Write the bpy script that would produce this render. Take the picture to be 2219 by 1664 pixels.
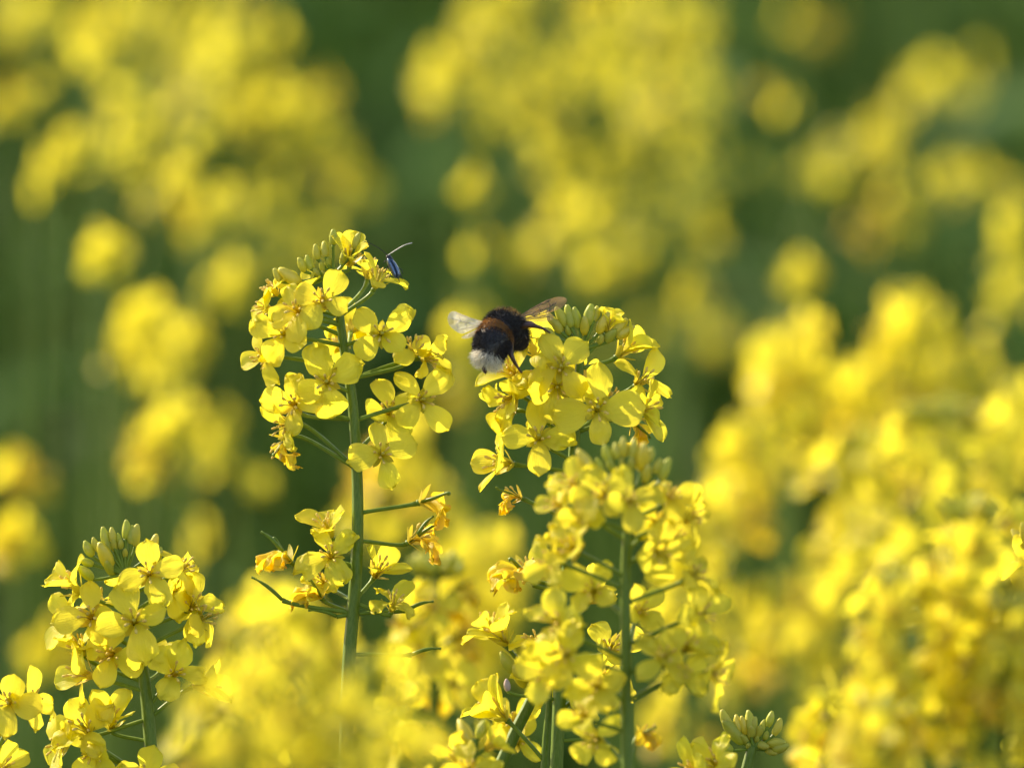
import bpy, math, random
from mathutils import Vector, Matrix, noise
R = math.radians
MM = 0.001
scene = bpy.context.scene
for o in list(bpy.data.objects):
    bpy.data.objects.remove(o)

# ------------------------------------------------------------------ camera
PITCH = 8.0
D = 2.55                      # focus distance in metres
WIDTH = 0.260                 # frame width at the focus distance
PX = WIDTH / 2219.0
CAM_Z = 1.505
cam_d = bpy.data.cameras.new('camera'); cam = bpy.data.objects.new('camera', cam_d)
scene.collection.objects.link(cam); scene.camera = cam
cam.location = (0, 0, CAM_Z); cam.rotation_euler = (R(90 - PITCH), 0, 0)
cam_d.sensor_width = 22.2; cam_d.lens = 22.2 * D / WIDTH
cam_d.clip_start = 0.05; cam_d.clip_end = 2000
cam_d.dof.use_dof = True; cam_d.dof.focus_distance = D
cam_d.dof.aperture_fstop = cam_d.lens / 46.0
FWD = Vector((0, math.cos(R(PITCH)), -math.sin(R(PITCH))))
UP = Vector((0, math.sin(R(PITCH)), math.cos(R(PITCH))))
RT = Vector((1, 0, 0))
C0 = Vector((0, 0, CAM_Z))

# ------------------------------------------------------------------ world and sun
SUN_EL, SUN_AZ = 33.0, -50.0          # azimuth from +Y (away from camera) towards -X (left)
world = bpy.data.worlds.new("World"); scene.world = world; world.use_nodes = True
nt = world.node_tree; nt.nodes.clear()
sky = nt.nodes.new('ShaderNodeTexSky'); sky.sky_type = 'NISHITA'; sky.sun_disc = False
sky.sun_elevation = R(SUN_EL); sky.sun_rotation = R(SUN_AZ)
bg = nt.nodes.new('ShaderNodeBackground'); bg.inputs[1].default_value = 0.15
ow = nt.nodes.new('ShaderNodeOutputWorld')
nt.links.new(sky.outputs[0], bg.inputs[0]); nt.links.new(bg.outputs[0], ow.inputs[0])
sl = bpy.data.lights.new('sun', 'SUN'); so = bpy.data.objects.new('sun', sl); scene.collection.objects.link(so)
sl.energy = 4.6; sl.angle = R(0.5); sl.color = (1.0, 0.90, 0.74)
sd = Vector((math.sin(R(SUN_AZ)) * math.cos(R(SUN_EL)), math.cos(R(SUN_AZ)) * math.cos(R(SUN_EL)), math.sin(R(SUN_EL))))
so.rotation_euler = sd.to_track_quat('Z', 'Y').to_euler()
so.location = (0, 0, 5)
scene.view_settings.view_transform = 'Standard'; scene.view_settings.look = 'None'
scene.view_settings.exposure = 1.0; scene.view_settings.gamma = 1.0
scene.view_settings.use_curve_mapping = False
scene.view_settings.use_white_balance = True     # camera white balance: warm evening setting
scene.view_settings.white_balance_temperature = 7500
scene.view_settings.white_balance_tint = 10
cy = scene.cycles
cy.use_denoising = True; cy.max_bounces = 10; cy.diffuse_bounces = 6; cy.transmission_bounces = 6
cy.transparent_max_bounces = 12; cy.caustics_reflective = False; cy.caustics_refractive = False

# ------------------------------------------------------------------ helpers
col = scene.collection
rnd = random.Random(11)

def P(px, py, d=0.0):
    """a point in the place: seen at source pixel px, py and d metres beyond the focus plane"""
    t = D + d; s = PX * t / D
    return C0 + FWD * t + RT * ((px - 1109.5) * s) + UP * ((832 - py) * s)

def V(x, y, z):
    """direction: right, up, towards the camera"""
    return (RT * x + UP * y - FWD * z).normalized()

def link(name, data, parent=None, loc=None, mat3=None, scale=1.0, kind=None):
    o = bpy.data.objects.new(name, data); col.objects.link(o)
    if parent is not None: o.parent = parent
    m = (mat3.to_4x4() if mat3 is not None else Matrix.Identity(4))
    if scale != 1.0: m = m @ Matrix.Scale(scale, 4)
    if loc is not None: m = Matrix.Translation(loc) @ m
    o.matrix_local = m
    if kind: o['kind'] = kind
    return o

class Geo:
    def __init__(s): s.v = []; s.f = []; s.m = []; s.uv = None
    def add(s, v, f, mi=0, M=None):
        b = len(s.v)
        s.v += [tuple(M @ Vector(p)) if M is not None else tuple(p) for p in v]
        s.f += [tuple(i + b for i in q) for q in f]; s.m += [mi] * len(f)
    def tube(s, pts, rad, n=8, mi=0, cap=True, ridge=0.0):
        pts = [Vector(p) for p in pts]; k = len(pts)
        if not hasattr(rad, '__len__'): rad = [rad] * k
        b = len(s.v); ref = None
        for i, p in enumerate(pts):
            t = (pts[min(i + 1, k - 1)] - pts[max(i - 1, 0)]).normalized()
            if ref is None:
                ref = Vector((1, 0, 0)) if abs(t.x) < .9 else Vector((0, 1, 0))
            a = (ref - t * ref.dot(t)).normalized(); ref = a; c = t.cross(a)
            for j in range(n):
                th = 2 * math.pi * j / n
                r = rad[i] * (1 + ridge * (1 if j % 2 else -1))
                s.v.append(tuple(p + a * (math.cos(th) * r) + c * (math.sin(th) * r)))
        for i in range(k - 1):
            for j in range(n):
                s.f.append((b + i*n + j, b + i*n + (j+1) % n, b + (i+1)*n + (j+1) % n, b + (i+1)*n + j)); s.m.append(mi)
        if cap:
            s.f.append(tuple(b + j for j in range(n))[::-1]); s.m.append(mi)
            s.f.append(tuple(b + (k-1)*n + j for j in range(n))); s.m.append(mi)
    def mesh(s, name, mats, smooth=True):
        me = bpy.data.meshes.new(name); me.from_pydata(s.v, [], s.f)
        for m in mats: me.materials.append(m)
        me.polygons.foreach_set('material_index', s.m)
        me.polygons.foreach_set('use_smooth', [smooth] * len(s.f))
        me.update(); return me

def bez(a, b, c, d, n):
    out = []
    for i in range(n + 1):
        t = i / n; q = 1 - t
        out.append(a*(q*q*q) + b*(3*q*q*t) + c*(3*q*t*t) + d*(t*t*t))
    return out

def smooth_path(pts, per=6):
    out = []
    for i in range(len(pts) - 1):
        p0 = pts[max(i-1, 0)]; p1 = pts[i]; p2 = pts[i+1]; p3 = pts[min(i+2, len(pts)-1)]
        for k in range(per):
            t = k / per
            out.append(0.5*((2*p1) + (p2-p0)*t + (2*p0-5*p1+4*p2-p3)*t*t + (3*p1-p0-3*p2+p3)*t*t*t))
    out.append(pts[-1]); return out

# ------------------------------------------------------------------ materials
def newmat(name):
    m = bpy.data.materials.new(name); m.use_nodes = True; n = m.node_tree; n.nodes.clear()
    return m, n, n.nodes.new('ShaderNodeOutputMaterial')

def rgb(h, s=1.0):
    return tuple(((c/255.0) ** 2.2) * s for c in h) + (1.0,)

def leafy(name, c1, c2, c3=None, trans=0.45, gloss=0.06, rough=0.45, nscale=300, vein=True, tcol=None):
    """thin tissue: diffuse one side, light shining through from the other, a little gloss"""
    m, n, out = newmat(name); L = n.links.new; N = n.nodes.new
    tc = N('ShaderNodeTexCoord'); oi = N('ShaderNodeObjectInfo')
    nz = N('ShaderNodeTexNoise'); nz.inputs['Scale'].default_value = nscale; nz.inputs['Detail'].default_value = 4
    L(tc.outputs['Object'], nz.inputs['Vector'])
    mx = N('ShaderNodeMix'); mx.data_type = 'RGBA'; mx.inputs[6].default_value = c1; mx.inputs[7].default_value = c2
    L(oi.outputs['Random'], mx.inputs[0]); c = mx.outputs[2]
    if c3:
        r = N('ShaderNodeMapRange'); r.inputs[1].default_value = .52; r.inputs[2].default_value = .75
        L(nz.outputs[0], r.inputs[0])
        m3 = N('ShaderNodeMix'); m3.data_type = 'RGBA'; m3.inputs[7].default_value = c3
        L(r.outputs[0], m3.inputs[0]); L(c, m3.inputs[6]); c = m3.outputs[2]
    bp = N('ShaderNodeBump'); bp.inputs['Strength'].default_value = .7; bp.inputs['Distance'].default_value = 0.0003
    if vein:
        uvn = N('ShaderNodeUVMap'); mp = N('ShaderNodeMapping'); mp.inputs['Scale'].default_value = (3.0, 26, 1)
        L(uvn.outputs[0], mp.inputs[0])
        n2 = N('ShaderNodeTexNoise'); n2.inputs['Scale'].default_value = 1.0; n2.inputs['Detail'].default_value = 3
        n2.inputs['Distortion'].default_value = .8
        L(mp.outputs[0], n2.inputs['Vector']); L(n2.outputs[0], bp.inputs['Height'])
    else: L(nz.outputs[0], bp.inputs['Height'])
    df = N('ShaderNodeBsdfDiffuse'); tr = N('ShaderNodeBsdfTranslucent'); gl = N('ShaderNodeBsdfGlossy')
    gl.inputs['Roughness'].default_value = rough; gl.inputs['Color'].default_value = (1, 1, 1, 1)
    L(c, df.inputs[0])
    if tcol:
        mt = N('ShaderNodeMix'); mt.data_type = 'RGBA'; mt.blend_type = 'MULTIPLY'; mt.inputs[0].default_value = 1
        mt.inputs[7].default_value = tcol; L(c, mt.inputs[6]); L(mt.outputs[2], tr.inputs[0])
    else: L(c, tr.inputs[0])
    for s in (df, tr, gl): L(bp.outputs[0], s.inputs['Normal'])
    a = N('ShaderNodeMixShader'); a.inputs[0].default_value = trans; L(df.outputs[0], a.inputs[1]); L(tr.outputs[0], a.inputs[2])
    b = N('ShaderNodeMixShader'); b.inputs[0].default_value = gloss; L(a.outputs[0], b.inputs[1]); L(gl.outputs[0], b.inputs[2])
    L(b.outputs[0], out.inputs[0]); return m

def solid(name, c1, c2, rough=.45, nscale=400, sheen=0.0, spec=.5, bump=.2, metallic=0.0, stretch=None):
    m, n, out = newmat(name); L = n.links.new; N = n.nodes.new
    tc = N('ShaderNodeTexCoord'); nz = N('ShaderNodeTexNoise'); nz.inputs['Scale'].default_value = nscale; nz.inputs['Detail'].default_value = 5
    if stretch:
        mp = N('ShaderNodeMapping'); mp.inputs['Scale'].default_value = stretch; L(tc.outputs['Object'], mp.inputs[0]); L(mp.outputs[0], nz.inputs['Vector'])
    else: L(tc.outputs['Object'], nz.inputs['Vector'])
    r = N('ShaderNodeMapRange'); r.inputs[1].default_value = .35; r.inputs[2].default_value = .65; L(nz.outputs[0], r.inputs[0])
    mx = N('ShaderNodeMix'); mx.data_type = 'RGBA'; mx.inputs[6].default_value = c1; mx.inputs[7].default_value = c2
    L(r.outputs[0], mx.inputs[0])
    b = N('ShaderNodeBsdfPrincipled'); L(mx.outputs[2], b.inputs['Base Color']); b.inputs['Roughness'].default_value = rough
    b.inputs['Specular IOR Level'].default_value = spec; b.inputs['Metallic'].default_value = metallic
    if sheen: b.inputs['Sheen Weight'].default_value = sheen; b.inputs['Sheen Roughness'].default_value = .4
    bp = N('ShaderNodeBump'); bp.inputs['Strength'].default_value = bump; bp.inputs['Distance'].default_value = .0003
    L(nz.outputs[0], bp.inputs['Height']); L(bp.outputs[0], b.inputs['Normal'])
    L(b.outputs[0], out.inputs[0]); return m

M = {}
M['petal'] = leafy('petal_yellow', (0.88, 0.81, 0.060, 1), (0.91, 0.79, 0.062, 1), (0.92, 0.74, 0.075, 1), nscale=95, trans=.62, gloss=.02, rough=.4)
M['wilt'] = leafy('petal_wilting', (0.90, 0.72, 0.04, 1), (0.90, 0.64, 0.04, 1), (0.88, 0.50, 0.06, 1), trans=.55, gloss=.03, nscale=260)
M['sepal'] = leafy('sepal_yellow_green', (0.62, 0.56, 0.05, 1), (0.70, 0.52, 0.05, 1), None, trans=.4, gloss=.05, vein=False)
M['anther'] = solid('anther_ochre', (0.72, 0.48, 0.08, 1), (0.82, 0.62, 0.16, 1), rough=.8)
M['filament'] = leafy('filament_yellow', (0.75, 0.65, 0.12, 1), (0.75, 0.6, 0.1, 1), vein=False)
M['green'] = solid('stalk_green', (0.12, 0.19, 0.014, 1), (0.17, 0.25, 0.025, 1), rough=.45, nscale=500, sheen=.05, spec=.3)
M['stem'] = solid('stem_waxy_green', (0.085, 0.155, 0.012, 1), (0.13, 0.20, 0.025, 1), rough=.42, nscale=420, sheen=.05, spec=.3, stretch=(6, 6, 1), bump=.3)
M['bud'] = leafy('bud_green', (0.50, 0.54, 0.07, 1), (0.62, 0.58, 0.09, 1), (0.68, 0.60, 0.16, 1), trans=.35, gloss=.03, vein=False, nscale=500)
M['budyellow'] = leafy('bud_yellow', (0.76, 0.64, 0.05, 1), (0.72, 0.64, 0.07, 1), (0.55, 0.54, 0.09, 1), trans=.3, gloss=.06, vein=False, nscale=300)
M['budpink'] = solid('bud_dry_pink', (0.42, 0.30, 0.28, 1), (0.55, 0.42, 0.36, 1), rough=.7)
M['leaf'] = leafy('leaf_blue_green', (0.032, 0.095, 0.020, 1), (0.045, 0.110, 0.022, 1), (0.10, 0.165, 0.045, 1), trans=.22, gloss=.012, vein=False, nscale=12)
M['soil'] = solid('soil', (0.05, 0.038, 0.025, 1), (0.09, 0.07, 0.045, 1), rough=.95, nscale=9, bump=.5)

# ------------------------------------------------------------------ petals and flowers
def petal_mesh(seed, opn=78, curl=15, W=3.9, L=13.0, wr=.35, crumple=0.0, cup=.05, side=0.0, nu=15, nv=8, mat='petal', width_var=0.15):
    r = random.Random(seed); g = Geo()
    W = W * (1 + r.uniform(-width_var, width_var)); opn += r.uniform(-9, 9); curl += r.uniform(-14, 18)
    ph = r.uniform(0, 6.28); ph2 = r.uniform(0, 6.28); off = Vector((r.uniform(0, 99), r.uniform(0, 99), 0))
    notch = r.uniform(0.0, .10); asym = r.uniform(-.12, .12)
    x, z = 0.35, 0.0; prev = 0.0; uvs = []
    for i in range(nu + 1):
        u = math.sin((i / nu) * math.pi / 2) ** 1.15 if i < nu else 1.0
        k = min(1, max(0, (u - .16) / .24)); k = k*k*(3-2*k)
        ang = 9 + (opn - 9) * k + curl * max(0, u - .4) / .6
        ds = (u - prev) * L; prev = u
        x += math.sin(R(ang)) * ds; z += math.cos(R(ang)) * ds
        q = max(0.0, (u - .20) / .80)
        if q < .60: w = .45 + (W - .45) * math.sin(math.pi/2 * q / .60) ** 1.15
        else: w = max(W * .16, W * math.sqrt(max(0, 1 - ((q - .60) / .40) ** 3.2)))
        nx, nz = -math.cos(R(ang)), math.sin(R(ang))
        for j in range(nv + 1):
            v = -1 + 2 * j / nv
            e = abs(v)
            edge = 1 + wr * .10 * math.sin(9 * v + ph2) * q + asym * v * q + .07 * noise.noise(Vector((u * 7, (1 if v > 0 else -1) * 4, 3)) + off) * q
            y = v * w * edge
            tipback = -(e ** 2.2) * .9 * max(0, q - .55) * 2 + (1 - e) ** 2 * (-notch) * 5 * max(0, q - .8)
            h = cup * w * v * v * 2.2 + wr * q * q * (.55 * math.sin(2.3 * math.pi * v + ph) * e + .35 * math.sin(5.2 * v + 7 * u + ph2) * e)
            h += (.55 * noise.noise(Vector((u * 3.1, v * 1.5, 0)) + off) + .22 * noise.noise(Vector((u * 7, v * 3.5, 9)) + off)) * q
            h += -.22 * math.exp(-(v * 5) ** 2) * q
            X = x + math.sin(R(ang)) * tipback + nx * h; Z = z + math.cos(R(ang)) * tipback + nz * h; Y = y
            if crumple:
                nn = noise.noise_vector(Vector((u * 4.0, v * 1.8, 5)) + off) * crumple * q * 1.5
                X += nn.x; Y += nn.y; Z += nn.z
            g.v.append((X * MM, (Y + side * q * q * 3) * MM, Z * MM)); uvs.append((u, v * .5 + .5))
    for i in range(nu):
        for j in range(nv):
            a = i*(nv+1)+j; g.f.append((a, a+1, a+nv+2, a+nv+1)); g.m.append(0)
    me = g.mesh('petal', [M[mat]])
    ul = me.uv_layers.new(name='UVMap')
    for lp in me.loops: ul.data[lp.index].uv = uvs[lp.vertex_index]
    return me

PET = {
 'flat': [petal_mesh(10+i, 82, 18, wr=.45+.09*i, crumple=.08*i, cup=.03) for i in range(9)],
 'cup':  [petal_mesh(40+i, 44, 22, wr=.5, cup=.10) for i in range(7)],
 'bell': [petal_mesh(60+i, 22, 34, W=3.6, wr=.6, cup=.16) for i in range(6)],
 'crinkle': [petal_mesh(80+i, 66, 40, wr=1.3, crumple=1.2, cup=.06) for i in range(7)],
 'reflex': [petal_mesh(120+i, 98, 45, wr=.5, cup=-.05) for i in range(6)],
 'wilt': [petal_mesh(100+i, 50, 72, W=2.8, L=11.5, wr=1.2, crumple=1.7, cup=.2, mat='wilt') for i in range(7)],
}

MIX = {'flat': ('flat', 'crinkle', 'reflex', 'cup'), 'cup': ('crinkle', 'flat', 'cup'), 'bell': ('bell', 'cup'), 'crinkle': ('cup', 'crinkle', 'wrinkled'),
       'reflex': ('flat', 'crinkle'), 'wilt': ('wilt',)}
PET['wrinkled'] = [petal_mesh(150+i, 60, 60, wr=1.3, crumple=1.3, W=3.4, cup=.12) for i in range(5)]

def core_mesh(seed, pist=6.2, stamens=True, wilt=False):
    r = random.Random(seed); g = Geo()
    # receptacle
    g.tube([(0,0,-.8*MM),(0,0,-.2*MM),(0,0,.6*MM)], [.55*MM,.95*MM,.6*MM], 8, 1)
    # four sepals
    for k in range(4):
        a = R(45 + 90*k + r.uniform(-6, 6)); tilt = r.uniform(12, 30) + (18 if wilt else 0)
        Rm = Matrix.Rotation(a, 4, 'Z'); vs = []; nu, nv = 5, 2; Ls = r.uniform(5.0, 6.2)
        x, z = .6, 0
        for i in range(nu+1):
            u = i/nu; an = R(tilt + 22*math.sin(u*2.4)); 
            if i: x += math.sin(an)*Ls/nu; z += math.cos(an)*Ls/nu
            w = 1.0*(math.sin(math.pi*min(1, .12+.86*u))**.6)
            for j in range(nv+1):
                v = -1+2*j/nv
                vs.append(((x-.35*v*v)*MM, v*w*MM, z*MM))
        fs = [(i*3+j, i*3+j+1, i*3+j+4, i*3+j+3) for i in range(nu) for j in range(nv)]
        g.add(vs, fs, 0, Rm)
    # pistil
    h = pist
    g.tube([Vector((0,0,0)), Vector((r.uniform(-.15,.15),0,h*.5))*MM, Vector((r.uniform(-.3,.3),r.uniform(-.3,.3),h*.88))*MM, Vector((0,0,h*.93))*MM, Vector((0,0,h))*MM],
           [.55*MM,.5*MM,.38*MM,.6*MM,.35*MM], 7, 1 if wilt else 0)
    if stamens:
        for k in range(6):
            a = R(60*k + r.uniform(-10, 10)); L_ = r.uniform(5.6, 7.0) if k % 3 else r.uniform(4.4, 5.2); o = r.uniform(1.2, 2.3)
            dx, dy = math.cos(a), math.sin(a)
            p = [Vector((dx*.6, dy*.6, 0)), Vector((dx*.9, dy*.9, L_*.5)), Vector((dx*o, dy*o, L_))]
            g.tube([q*MM for q in p], [.16*MM]*3, 5, 2)
            c = r.uniform(-.3, .6)
            g.tube([(p[2]+Vector((dx*c*.3, dy*c*.3, -.5)))*MM, (p[2]+Vector((dx*.35, dy*.35, .2)))*MM, (p[2]+Vector((dx*(.5+c), dy*(.5+c), .9)))*MM, (p[2]+Vector((dx*(.4+c*1.6), dy*(.4+c*1.6), 1.2)))*MM],
                   [.22*MM,.42*MM,.36*MM,.15*MM], 6, 3)
    return g.mesh('flower_core', [M['sepal'], M['green'], M['filament'], M['anther']])

CORE = [core_mesh(i) for i in range(5)]
COREW = [core_mesh(20+i, pist=r_, stamens=(i % 2 == 0), wilt=True) for i, r_ in enumerate((7.5, 9, 11, 7))]

def bud_mesh(seed, L, W, mat):
    r = random.Random(seed); g = Geo(); n = 12; k = 9; vs = []
    bend = r.uniform(-.5, .5)
    for i in range(k+1):
        u = i/k; rr = W*.5*(math.sin(math.pi*(.06+.90*u**.85))**.62)
        for j in range(n):
            th = 2*math.pi*j/n; rg = 1 - .10*abs(math.cos(2*th))**6*1.0
            if u > .85: rg *= 1 + .12*math.cos(4*th)
            vs.append(((math.cos(th)*rr*rg + bend*math.sin(u*2.5))*MM, math.sin(th)*rr*rg*MM, u*L*MM))
    fs = [(i*n+j, i*n+(j+1) % n, (i+1)*n+(j+1) % n, (i+1)*n+j) for i in range(k) for j in range(n)]
    fs.append(tuple(range(n))[::-1]); fs.append(tuple(k*n+j for j in range(n)))
    g.add(vs, fs); return g.mesh('bud', [M[mat]])
BUD = [bud_mesh(i, l, w, 'bud') for i, (l, w) in enumerate(((6.4,3.1),(5.6,2.8),(7.0,3.3),(4.4,2.4),(6.0,3.3)))]
BUDY = [bud_mesh(10+i, l, w, 'budyellow') for i, (l, w) in enumerate(((8.0,3.7),(7.4,3.4),(8.4,4.0)))]
BUDP = bud_mesh(30, 3.9, 2.1, 'budpink')

def simple_flower(seed, typ):
    """one mesh flower for the plants far out of focus"""
    r = random.Random(seed); g = Geo(); uv = []
    for k in range(4):
        src = petal_mesh(seed*7+k, {'flat': 82, 'cup': 45, 'wilt': 60}[typ], 20, wr=.6, crumple=(1.2 if typ == 'wilt' else .2), nu=6, nv=4,
                         W=(2.8 if typ == 'wilt' else 4.0), mat='petal')
        Rm = Matrix.Rotation(R(90*k + r.uniform(-12, 12)), 4, 'Z')
        g.add([v.co for v in src.vertices], [tuple(p.vertices) for p in src.polygons], 0, Rm)
        bpy.data.meshes.remove(src)
    g.tube([(0,0,-.8*MM),(0,0,2*MM),(0,0,5*MM)], [.9*MM,1.5*MM,.5*MM], 6, 1)
    g.tube([(0,0,5*MM),(0,0,6.5*MM),(0,0,7.5*MM)], [.5*MM,1.6*MM,.5*MM], 6, 2)
    return g.mesh('flower_simple', [M['petal'] if typ != 'wilt' else M['wilt'], M['sepal'], M['anther']])
SF = [simple_flower(200+i, t) for i, t in enumerate(('flat','flat','cup','cup','flat','cup'))]
SFW = [simple_flower(220+i, 'wilt') for i in range(2)]

def frame(z, roll=0.0, down=None):
    z = Vector(z).normalized()
    ref = Vector((0, 0, -1)) if down is None else down
    x = ref - z * ref.dot(z)
    if x.length < .05: x = Vector((1, 0, 0)) - z * z.x
    x.normalize(); y = z.cross(x)
    return Matrix((x, y, z)).transposed() @ Matrix.Rotation(roll, 3, 'Z')

def tag(o, label, cat, group=None, kind=None):
    if label: o['label'] = label
    if cat: o['category'] = cat
    if group: o['group'] = group
    if kind: o['kind'] = kind

class Plant:
    """rapeseed plant: an Empty on the ground, a stem, stalks, flowers (> petals) and buds"""
    def __init__(s, label, pts, d, r_top, r_bot, group=None, name='rapeseed_plant', foot=None, ridge=.06):
        pts = [P(p[0], p[1], d + (p[2]*MM if len(p) > 2 else 0)) for p in pts]
        lo = pts[-1]; dr = (pts[-1] - pts[-2]).normalized() if len(pts) > 1 else Vector((0, 0, -1))
        dr = Vector((dr.x*.25, dr.y*.25, -1)).normalized() if foot is None else Vector((foot, 0, -1)).normalized()
        base = lo + dr * (lo.z / -dr.z)
        mid = lo.lerp(base, .45)
        s.base = Vector((base.x, base.y, 0))
        s.root = bpy.data.objects.new(name, None); col.objects.link(s.root); s.root.location = s.base
        s.root.empty_display_size = .05
        tag(s.root, label, 'plant', group or 'rapeseed plants in flower')
        inpath = smooth_path(pts, 5)
        n = len(inpath); path = inpath + [lo.lerp(base, .15), mid, base - Vector((0, 0, .01))]
        rad = [(r_top + (r_bot - r_top) * (i/(n-1))**.7) * MM for i in range(n)] + [r_bot*1.1*MM, r_bot*1.4*MM, r_bot*1.8*MM]
        g = Geo(); g.tube([p - s.base for p in path], rad, 14, 0, ridge=ridge)
        s.path = inpath; s.rad = rad; s.d = d
        s.stem = link('stem', g.mesh('stem', [M['stem']]), s.root)
    def at(s, p):
        """point of the stem nearest to p, on the seen part"""
        return min(s.path, key=lambda q: (q - p).length)
    def stalk(s, a, b, dr, r=.54, mi='green'):
        L_ = (b - a).length
        pts = bez(a, a + (b - a)*.35 + Vector((0, 0, L_*.02)), b - (dr*.55 + (b - a).normalized()*.45) * L_*.25, b, 8)
        rad = [r*1.25*MM] + [r*MM]*6 + [r*1.05*MM, r*1.4*MM]
        g = Geo(); g.tube([p - s.base for p in pts], rad, 7, 0)
        link('flower_stalk', g.mesh('flower_stalk', [M[mi]]), s.root)
    def attach(s, b, drop=None):
        """where on the stem a stalk to b leaves: below b by about half its reach"""
        q = s.at(b); reach = (Vector((b.x, b.y, 0)) - Vector((q.x, q.y, 0))).length
        tz = b.z - reach * (.42 if drop is None else drop)
        return min(s.path, key=lambda p: abs(p.z - tz))
    def flower(s, x, y, dr, typ='flat', sc=1.0, dd=0.0, frm=None, roll=None, npet=4, stalk=True, drop=None):
        sc *= .80
        c = P(x, y, s.d + dd*MM); dv = V(*dr)
        c = c + V(rnd.uniform(-.1,.1), rnd.uniform(-.1,.1), 0)*0.0003
        base = c - dv * (4.0*MM*sc)
        roll = rnd.uniform(0, 1.57) if roll is None else R(roll)
        if stalk:
            a = P(frm[0], frm[1], s.d) if frm else s.attach(base, drop)
            if frm: a = s.at(a) if len(frm) < 3 else a
            s.stalk(a, base - dv*.0006, dv)
        w = typ == 'wilt'
        F = frame(dv, 0 if w else roll)
        f = link('flower', rnd.choice(COREW if w else CORE), s.root, base - s.base, F, sc)
        if w and rnd.random() < .8: f['label'] = 'withering flower with crumpled orange-edged petals'
        for k in range(npet):
            a = R(90*k + rnd.uniform(-9, 9))
            if w: a = R((-55, -18, 20, 60)[k] + rnd.uniform(-14, 14))
            m = Matrix.Rotation(a, 3, 'Z') @ Matrix.Rotation(R(rnd.uniform(-7, 7)), 3, 'Y')
            src = typ if rnd.random() < .42 else rnd.choice(MIX[typ])
            m = m @ Matrix.Diagonal((rnd.uniform(.86, 1.06), rnd.uniform(.80, 1.08), 1.0)) @ Matrix.Rotation(R(rnd.uniform(-16, 16)), 3, 'X')
            link('petal', rnd.choice(PET[src]), f, None, m, rnd.uniform(.92, 1.07))
        return f
    def bud(s, x, y, dr, k=None, yellow=False, dd=0.0, sc=1.0, frm=None, mesh=None, stalk=True):
        sc *= .86
        c = P(x, y, s.d + dd*MM); dv = V(*dr)
        me = mesh or (rnd.choice(BUDY) if yellow else (BUD[k] if k is not None else rnd.choice(BUD)))
        base = c - dv * (3.1*MM*sc)
        if stalk:
            a = P(*frm, s.d) if frm else min(s.path[:4], key=lambda q: abs((q - base).length - .009))
            s.stalk(a, base + dv*.0003, dv, r=.42)
        o = link('bud', me, s.root, base - s.base, frame(dv, rnd.uniform(0, 6)), sc)
        if yellow: o['label'] = 'swollen yellow bud about to open'
    def pod(s, x0, y0, x1, y1, frm=None, dd0=0.0, dd1=0.0, r=.40, L_=None):
        """a stalk that ends in a young seed pod"""
        a = P(x0, y0, s.d + dd0*MM); b = P(x1, y1, s.d + dd1*MM); dv = (b - a).normalized()
        if frm: 
            q = s.at(P(frm[0], frm[1], s.d)); s.stalk(q, a, dv)
        g = Geo(); n = 6
        pts = [a.lerp(b, i/n) + Vector((0, 0, .0006*math.sin(math.pi*i/n))) for i in range(n+1)]
        g.tube([p - s.base for p in pts], [r*1.2*MM, r*1.3*MM, r*1.25*MM, r*1.2*MM, r*1.0*MM, r*.6*MM, r*.9*MM], 7, 0)
        link('seed_pod', g.mesh('seed_pod', [M['green']]), s.root)

def auto_raceme(label, top, bot, d, n, w=(50, 200), petals=True, buds=8, cam=0.25, wilt=.12, group=None, seed=1, r=(1.0, 1.6),
                budr=30, up=.55, lean=None, exclude=None, kinds=('flat', 'cup', 'crinkle', 'flat', 'reflex'), sc=1.0, first=0.0):
    """raceme whose flowers wind down the stem from top to bot (source pixels), w = half width at top and bottom"""
    rr = random.Random(seed)
    pts = [top, ((top[0]+bot[0])/2 + rr.uniform(-8, 8), (top[1]+bot[1])/2), bot, (bot[0] + (bot[0]-top[0])*.35, bot[1] + max(150, (bot[1]-top[1])*.4))]
    p = Plant(label, pts, d, r[0], r[1], group)
    k = D / (D + d)
    for i in range(n):
        t = first + (1-first) * ((i + rr.uniform(0, .8)) / n)
        a = i * 2.3999 + rr.uniform(-.35, .35)
        wd = (w[0] + (w[1]-w[0]) * min(1, t*1.4)) * (rr.uniform(.72, 1.08) if petals else rr.uniform(.35, 1.25))
        cx = top[0] + (bot[0]-top[0])*t; cy = top[1] + (bot[1]-top[1])*t
        x = cx + math.cos(a) * wd; dd = math.sin(a) * wd * PX / MM / k * .9
        dr = (math.cos(a), up*rr.uniform(.3, 1.3), -math.sin(a) + cam)
        typ = 'wilt' if (rr.random() < wilt * (2 if t > .7 else .6)) else rr.choice(kinds)
        if petals: p.flower(x, cy, dr, typ, sc*rr.uniform(.9, 1.08), dd)
        else:
            c = P(x, cy, d + dd*MM); dv = V(*dr); base = c - dv*.004
            p.stalk(p.attach(base), base, dv)
            link('flower', rr.choice(SFW if typ == 'wilt' else SF), p.root, base - p.base, frame(dv, rr.uniform(0, 1.6)), sc*(.62 if d > .7 else .84)*rr.uniform(.9, 1.08))
    for i in range(buds):
        a = i * 2.4; q = math.sqrt((i+.5)/buds)
        p.bud(top[0] + math.cos(a)*budr*q, top[1] - 22*(1-q*.8)*k - rr.uniform(0, 8), (math.cos(a)*q*.8, 1, -math.sin(a)*q*.8), dd=math.sin(a)*budr*q*PX/MM,
              yellow=(q > .85 and rr.random() < .35), frm=(top[0], top[1]+20*k))
    return p

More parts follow.
